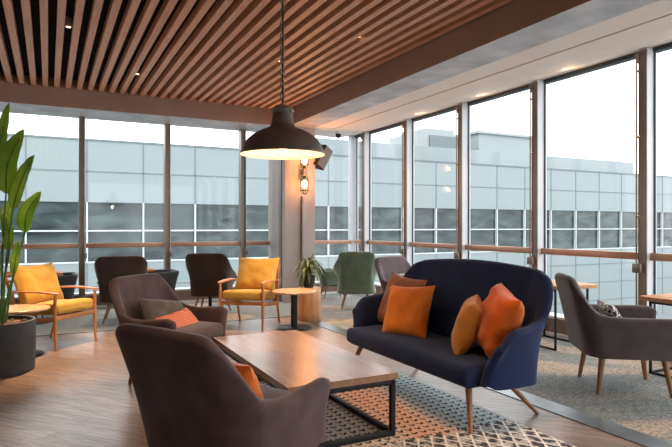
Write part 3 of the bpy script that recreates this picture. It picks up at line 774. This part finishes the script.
# ------------------------------------------------------------------ pendant lamp over the table
LX, LY = 1.60, 4.04
pl = thing('pendant_lamp', 'large bronze industrial dome lamp hanging on a chain over the low table', 'lamp', (LX, LY, 1.945))
out = [(.322, 0), (.325, .008), (.320, .016), (.312, .035), (.296, .075), (.268, .115), (.225, .152), (.17, .182), (.12, .200), (.098, .215), (.088, .24), (.080, .28), (.074, .325)]
prof = out + [(.070, .325), (.074, .28), (.082, .24), (.092, .212), (.115, .195), (.165, .176), (.22, .146), (.262, .110), (.289, .071), (.305, .032), (.314, .006)]
bm = new(); lathe(bm, prof, n=64, close=True)
for f in bm.faces:
    c = f.calc_center_median(); f.normal_update()
sh = link('lamp_shade', bm, [M_lampout, M_lampin], pl, angle=60)
me = sh.data
for p in me.polygons:
    c = p.center; 
    if p.normal.dot(Vector((c.x, c.y, 0))) < 0: p.material_index = 1
bm = new(); lathe(bm, [(0, .318), (.082, .318), (.088, .324), (.088, .338), (.078, .350), (.055, .375), (.02, .385), (0, .386)], n=40)
for a in (0, PI / 2, PI, 1.5 * PI): rbox(bm, .022, .014, .014, .004, Matrix.Translation((.092 * math.cos(a + .4), .092 * math.sin(a + .4), .330)) @ Matrix.Rotation(a + .4, 4, 'Z'), n=2)
link('cap', bm, plain('weathered_lamp_cap', (.22, .18, .14), .5, .5, var=.25, scale=20), pl)
bm = new(); lathe(bm, [(0, .10), (.045, .10), (.05, .16), (.05, .30), (0, .30)], n=24); link('socket', bm, M_lampin, pl)
bm = new(); lathe(bm, [(0, .02), (.028, .028), (.042, .055), (.042, .075), (.028, .10), (.0, .102)], n=24); link('bulb', bm, M_bulb, pl)
bm = new(); tube(bm, [(0, 0, .385), (0, 0, ZS + .14 - 1.945)], .004, 8); link('cable', bm, M_black, pl)
# chain links
def chain_link(bm, z, odd):
    pts = []
    for k in range(17):
        a = 2 * PI * k / 16; x = .017 * math.cos(a); zz = .028 * math.sin(a)
        pts.append((x, .002, z + zz) if odd else (.002, x, z + zz))
    tube(bm, pts, .005, 6, cap=False)
bm = new(); z = .40; odd = 0
while z < ZS + .13 - 1.945: chain_link(bm, z, odd); z += .046; odd ^= 1
link('chain', bm, M_chain, pl)
def lamp(kind, name, loc, e, col=(1, .68, .38), size=.05, spot=None, blend=.6, target=None):
    d = bpy.data.lights.new(name, kind); d.energy = e; d.color = col
    if kind in ('POINT', 'SPOT'): d.shadow_soft_size = size
    if kind == 'SPOT': d.spot_size = R_(spot); d.spot_blend = blend
    o = bpy.data.objects.new(name, d); o.location = loc; C.objects.link(o)
    if target: o.rotation_euler = (Vector(target) - Vector(loc)).to_track_quat('-Z', 'Y').to_euler()
    return o
lamp('POINT', 'pendant_light', (LX, LY, 1.945 + .01), 6.5, (1, .62, .34), .05)

# wall light on the column
sx_, sy_ = 4.16, 9.55
wl_ = thing('wall_light', 'industrial wall light with two caged glowing bulbs and conduit on the column', 'lamp', (sx_, sy_, 0))
bm = new(); bar(bm, (0, -.03, .02), (0, -.03, 1.95), .045, .04, bev=.01); link('conduit', bm, plain('conduit_grey', (.26, .23, .21), .5, .3), wl_)
bm = new(); tube(bm, [(0, -.02, 2.40), (0, -.11, 2.40)], .035, 14); rbox(bm, .11, .10, .12, .02, Matrix.Translation((0, -.12, 2.38)), n=3); link('junction_box', bm, M_chain, wl_)
for z0, up in ((2.44, 1), (2.32, -1)):
    bm = new(); tube(bm, [(0, -.12, z0), (0, -.12, z0 + up * .07)], [.032, .026], 12); link('bulb_holder', bm, M_black, wl_)
    bm = new(); lathe(bm, [(0, 0), (.02, .01), (.048, .07), (.052, .11), (.035, .16), (0, .185)], n=18)
    for v in bm.verts: v.co = Vector((v.co.x, v.co.y - .12, z0 + up * (.06 + v.co.z)))
    link('bulb', bm, M_bulb, wl_)
    bm = new()
    for a in range(4):
        an = a * PI / 2 + PI / 4; c, s = math.cos(an) * .075, math.sin(an) * .075
        tube(bm, [(c * .6, -.12 + s * .6, z0 + up * .02), (c, -.12 + s, z0 + up * .08), (c, -.12 + s, z0 + up * .27), (c * .5, -.12 + s * .5, z0 + up * .33), (0, -.12, z0 + up * .34)],   .0065, 6)
    for zz in (.08, .27): tube(bm, [(.075 * math.cos(k * PI / 8), -.12 + .075 * math.sin(k * PI / 8), z0 + up * zz) for k in range(17)],   .0065, 6, cap=False)
    link('cage', bm, M_black, wl_)
lamp('POINT', 'wall_bulb_light', (sx_, sy_ - .22, 2.58), 6, (1, .36, .10), .04)
lamp('POINT', 'wall_bulb_light', (sx_, sy_ - .22, 2.15), 7, (1, .36, .10), .04)

# loudspeaker on the side of the column
sp = thing('loudspeaker', 'dark loudspeaker angled out from the column behind the pendant lamp', 'speaker', (4.56, 9.62, 2.70), 0)
Mx = Matrix.Rotation(R_(28), 4, 'Y') @ Matrix.Rotation(R_(25), 4, 'Z')
bm = new(); R = []
for z in (-.21, .21): R.append([Mx @ V(-.09, .10, z), Mx @ V(-.12, -.13, z), Mx @ V(.12, -.13, z), Mx @ V(.09, .10, z)])
rings(bm, R); link('cabinet', bm, M_black, sp, smooth=False)
bm = new(); R = []
for z in (-.195, .195): R.append([Mx @ V(-.108, -.131, z), Mx @ V(-.108, -.142, z), Mx @ V(.108, -.142, z), Mx @ V(.108, -.131, z)])
rings(bm, R); link('grille', bm, plain('speaker_grille', (.16, .12, .10), .6, .2, bmp=.5, scale=30), sp, smooth=False)
bm = new(); tube(bm, [(-.14, .06, 0), (0, .02, 0)], .02, 8); link('bracket', bm, M_black, sp)
# dome camera
dc = thing('dome_camera', 'small dark dome camera under the pale ceiling near the corner', 'camera', (5.02, 9.75, ZB + .012))
bm = new(); lathe(bm, [(0, 0), (.055, 0), (.06, -.02), (.045, -.05), (0, -.055)], n=24); link('housing', bm, M_sill, dc)
bm = new(); lathe(bm, [(.048, -.045), (.055, -.07), (.045, -.11), (.02, -.125), (0, -.127)], n=24); link('dome', bm, M_black, dc)

# ------------------------------------------------------------------ ceiling spotlights between slats
def slotx(x): return -.037 + .155 * (round((x + .037 - .0775) / .155)) + .0775
spots = [(.20, 6.75, 230), (1.7, 4.6, 60), (2.75, 6.9, 170), (.0, 4.6, 30), (1.2, 8.4, 60), (3.4, 8.6, 40), (3.2, 5.6, 40), (2.3, 2.4, 55), (.2, 1.8, 35), (-2.2, 7.4, 50), (-2.2, 3.4, 40), (2.6, -.6, 50), (-.4, -.8, 50)]
for i, (x, y, e) in enumerate(spots):
    x = slotx(x)
    t = thing('ceiling_spotlight', 'small recessed spotlight between the ceiling slats', 'light', (x, y, ZS + .14), 0, 'recessed spotlights in the slatted ceiling')
    bm = new(); tube(bm, [(0, 0, 0), (0, 0, -.10)], .033, 16); link('housing', bm, M_alu, t)
    bm = new(); tube(bm, [(0, 0, -.10), (0, 0, -.103)], .022, 16); link('lens', bm, M_led, t)
    lamp('SPOT', 'spot_light', (x, y, ZS + .03), e * 1.7, (1, .60, .31), .03, spot=52, blend=.9, target=(x, y, 0))
# window-side downlights in the cove
for k in range(-3, 4):
    y = YF[5] - .7 + 1.49 * k
    t = thing('cove_downlight', 'small round downlight in the pale ceiling edge above the glass', 'light', (5.40, y, ZB + .026), 0, 'downlights along the window-side ceiling')
    bm = new(); lathe(bm, [(0, .004), (.035, .004), (.038, -.002), (.030, -.004), (0, -.002)], n=20); link('trim_ring', bm, M_alu, t)
    bm = new(); lathe(bm, [(0, -.003), (.024, -.004), (.02, -.006), (0, -.006)], n=16); link('lens', bm, M_led, t)
    lamp('SPOT', 'cove_light', (5.40, y, ZB - .005), 22, (1, .62, .34), .03, spot=95, blend=.9, target=(5.40, y, 0))
    lamp('POINT', 'cove_glow', (5.50, y, ZB - .03), .35, (1, .62, .34), .02)

# ------------------------------------------------------------------ outside : long terminal building opposite
M_panel = plain('pale_facade_panel', (.170, .205, .212), .5, var=.03, scale=.3)
M_joint = plain('facade_joint', (.10, .125, .135), .6)
M_wmull = plain('white_window_bar', (.42, .45, .455), .5)
def m_facglass():
    m, nt, b = base('dark_facade_glass'); tc = N(nt, 'TexCoord'); mp = N(nt, 'Mapping'); mp.inputs['Scale'].default_value = (.6, 1, 1.5); L(nt, tc.outputs['Object'], mp.inputs['Vector'])
    n = N(nt, 'TexNoise', Scale=1.1, Detail=5.0, Distortion=.5); L(nt, mp.outputs[0], n.inputs['Vector'])
    L(nt, ramp(nt, n.outputs[0], [(.3, (.012, .018, .019)), (.5, (.03, .044, .046)), (.7, (.065, .086, .088))]), b.inputs['Base Color'])
    b.inputs['Roughness'].default_value = .15; b.inputs['Specular IOR Level'].default_value = .3; return m
M_fg = m_facglass()
FY = 30.0; F0, F1 = -30.0, 75.0; MOD, PH = 2.62, 1.69
fb = thing('terminal_building', 'long pale panelled building with a dark window band seen through the glass', 'building', (0, FY, -6))
def fbox(name, mat, boxes):
    bm = new()
    for (a, b, c, d, e, f) in boxes: box(bm, a, b, c - FY, d - FY, e + 6, f + 6)
    return link(name, bm, mat, fb, smooth=False)
fbox('wall', M_panel, [(F0, F1, FY, FY + 6, -6, -.37), (F0, F1, FY, FY + 6, 2.56, 5.57), (F0, F1, FY + .5, FY + 6, -.37, 2.56)])
fbox('parapet', M_joint, [(F0, F1, FY - .05, FY + .3, 5.57, 5.66)])
xs_ = []; x = PH - MOD * 12
while x < F1: xs_.append(x); x += MOD
fbox('joint_lines', M_joint, [(F0, F1, FY - .02, FY, z - .03, z + .03) for z in (4.06, -1.57, -3.0, -4.4)] + [(x - .03, x + .03, FY - .02, FY, 2.6, 5.57) for x in xs_] + [(x - .03, x + .03, FY - .02, FY, -6, -.42) for x in xs_])
wb = fbox('window_band', M_fg, [(F0, F1, FY + .15, FY + .2, -.37, 2.56)])
bm = new()
for (a, b, c, d) in [(F0, F1, 1.13, 1.20), (F0, F1, -.41, -.34)] + [(x - .035, x + .035, -.37, 2.56) for x in xs_]: box(bm, a, b, -.04, .16, c + 6, d + 6)
link('window_bars', bm, M_wmull, wb).parent = wb
fbox('upper_storey', plain('pale_upper_panel', (.165, .195, .205), .5, var=.03, scale=.3), [(13, 46, FY + 2.5, FY + 6, 5.5, 7.0)])
fbox('roof_box', plain('pale_plant_room', (.20, .225, .235), .5, var=.03, scale=.3), [(31.5, 37.5, 36, 40, 5, 9.0), (31.2, 37.8, 35.8, 40, 9.0, 9.2)])
fbox('roof_box', plain('pale_cooling_unit', (.205, .225, .23), .5, var=.03, scale=.3), [(25.4, 29.8, 36, 40, 5, 8.7), (26.4, 29.2, 36.3, 40, 8.7, 9.1)])
fbox('louvre', M_joint, [(26.5, 29.6, 35.9, 36.05, 6.6, 8.5)])
bm = new(); box(bm, -60, 90, YL + 1, 70, -6.3, -6); g = link('ground', bm, plain('apron_concrete', (.18, .20, .215), .8, var=.1, scale=.4)); g['kind'] = 'structure'
bm = new(); box(bm, XR + 1, 90, -30, YL + 1, -6.3, -6); g = link('ground', bm, g.data.materials[0]); g['kind'] = 'structure'

# ------------------------------------------------------------------ sky, camera
w = bpy.data.worlds.new('overcast'); bpy.context.scene.world = w; w.use_nodes = True; nt = w.node_tree
bg = nt.nodes['Background']
tc = N(nt, 'TexCoord'); no = N(nt, 'TexNoise', Scale=1.5, Detail=4.0); L(nt, tc.outputs['Generated'], no.inputs['Vector'])
L(nt, ramp(nt, no.outputs[0], [(.3, (.93, .96, 1.0)), (.7, (1, 1, 1))]), bg.inputs[0]); bg.inputs[1].default_value = 1.6
cam = bpy.data.cameras.new('camera'); co = bpy.data.objects.new('camera', cam); C.objects.link(co)
co.location = (0, 0, EYE); co.rotation_euler = (PI / 2, 0, R_(-27))
cam.sensor_width = 36; cam.lens = 36 * 565 / 672; cam.shift_y = 2.5 / 672; cam.clip_end = 300
s = bpy.context.scene; s.camera = co
s.view_settings.view_transform = 'Standard'; s.view_settings.look = 'None'; s.view_settings.exposure = 1.45; s.view_settings.gamma = 1
s.view_settings.use_curve_mapping = False
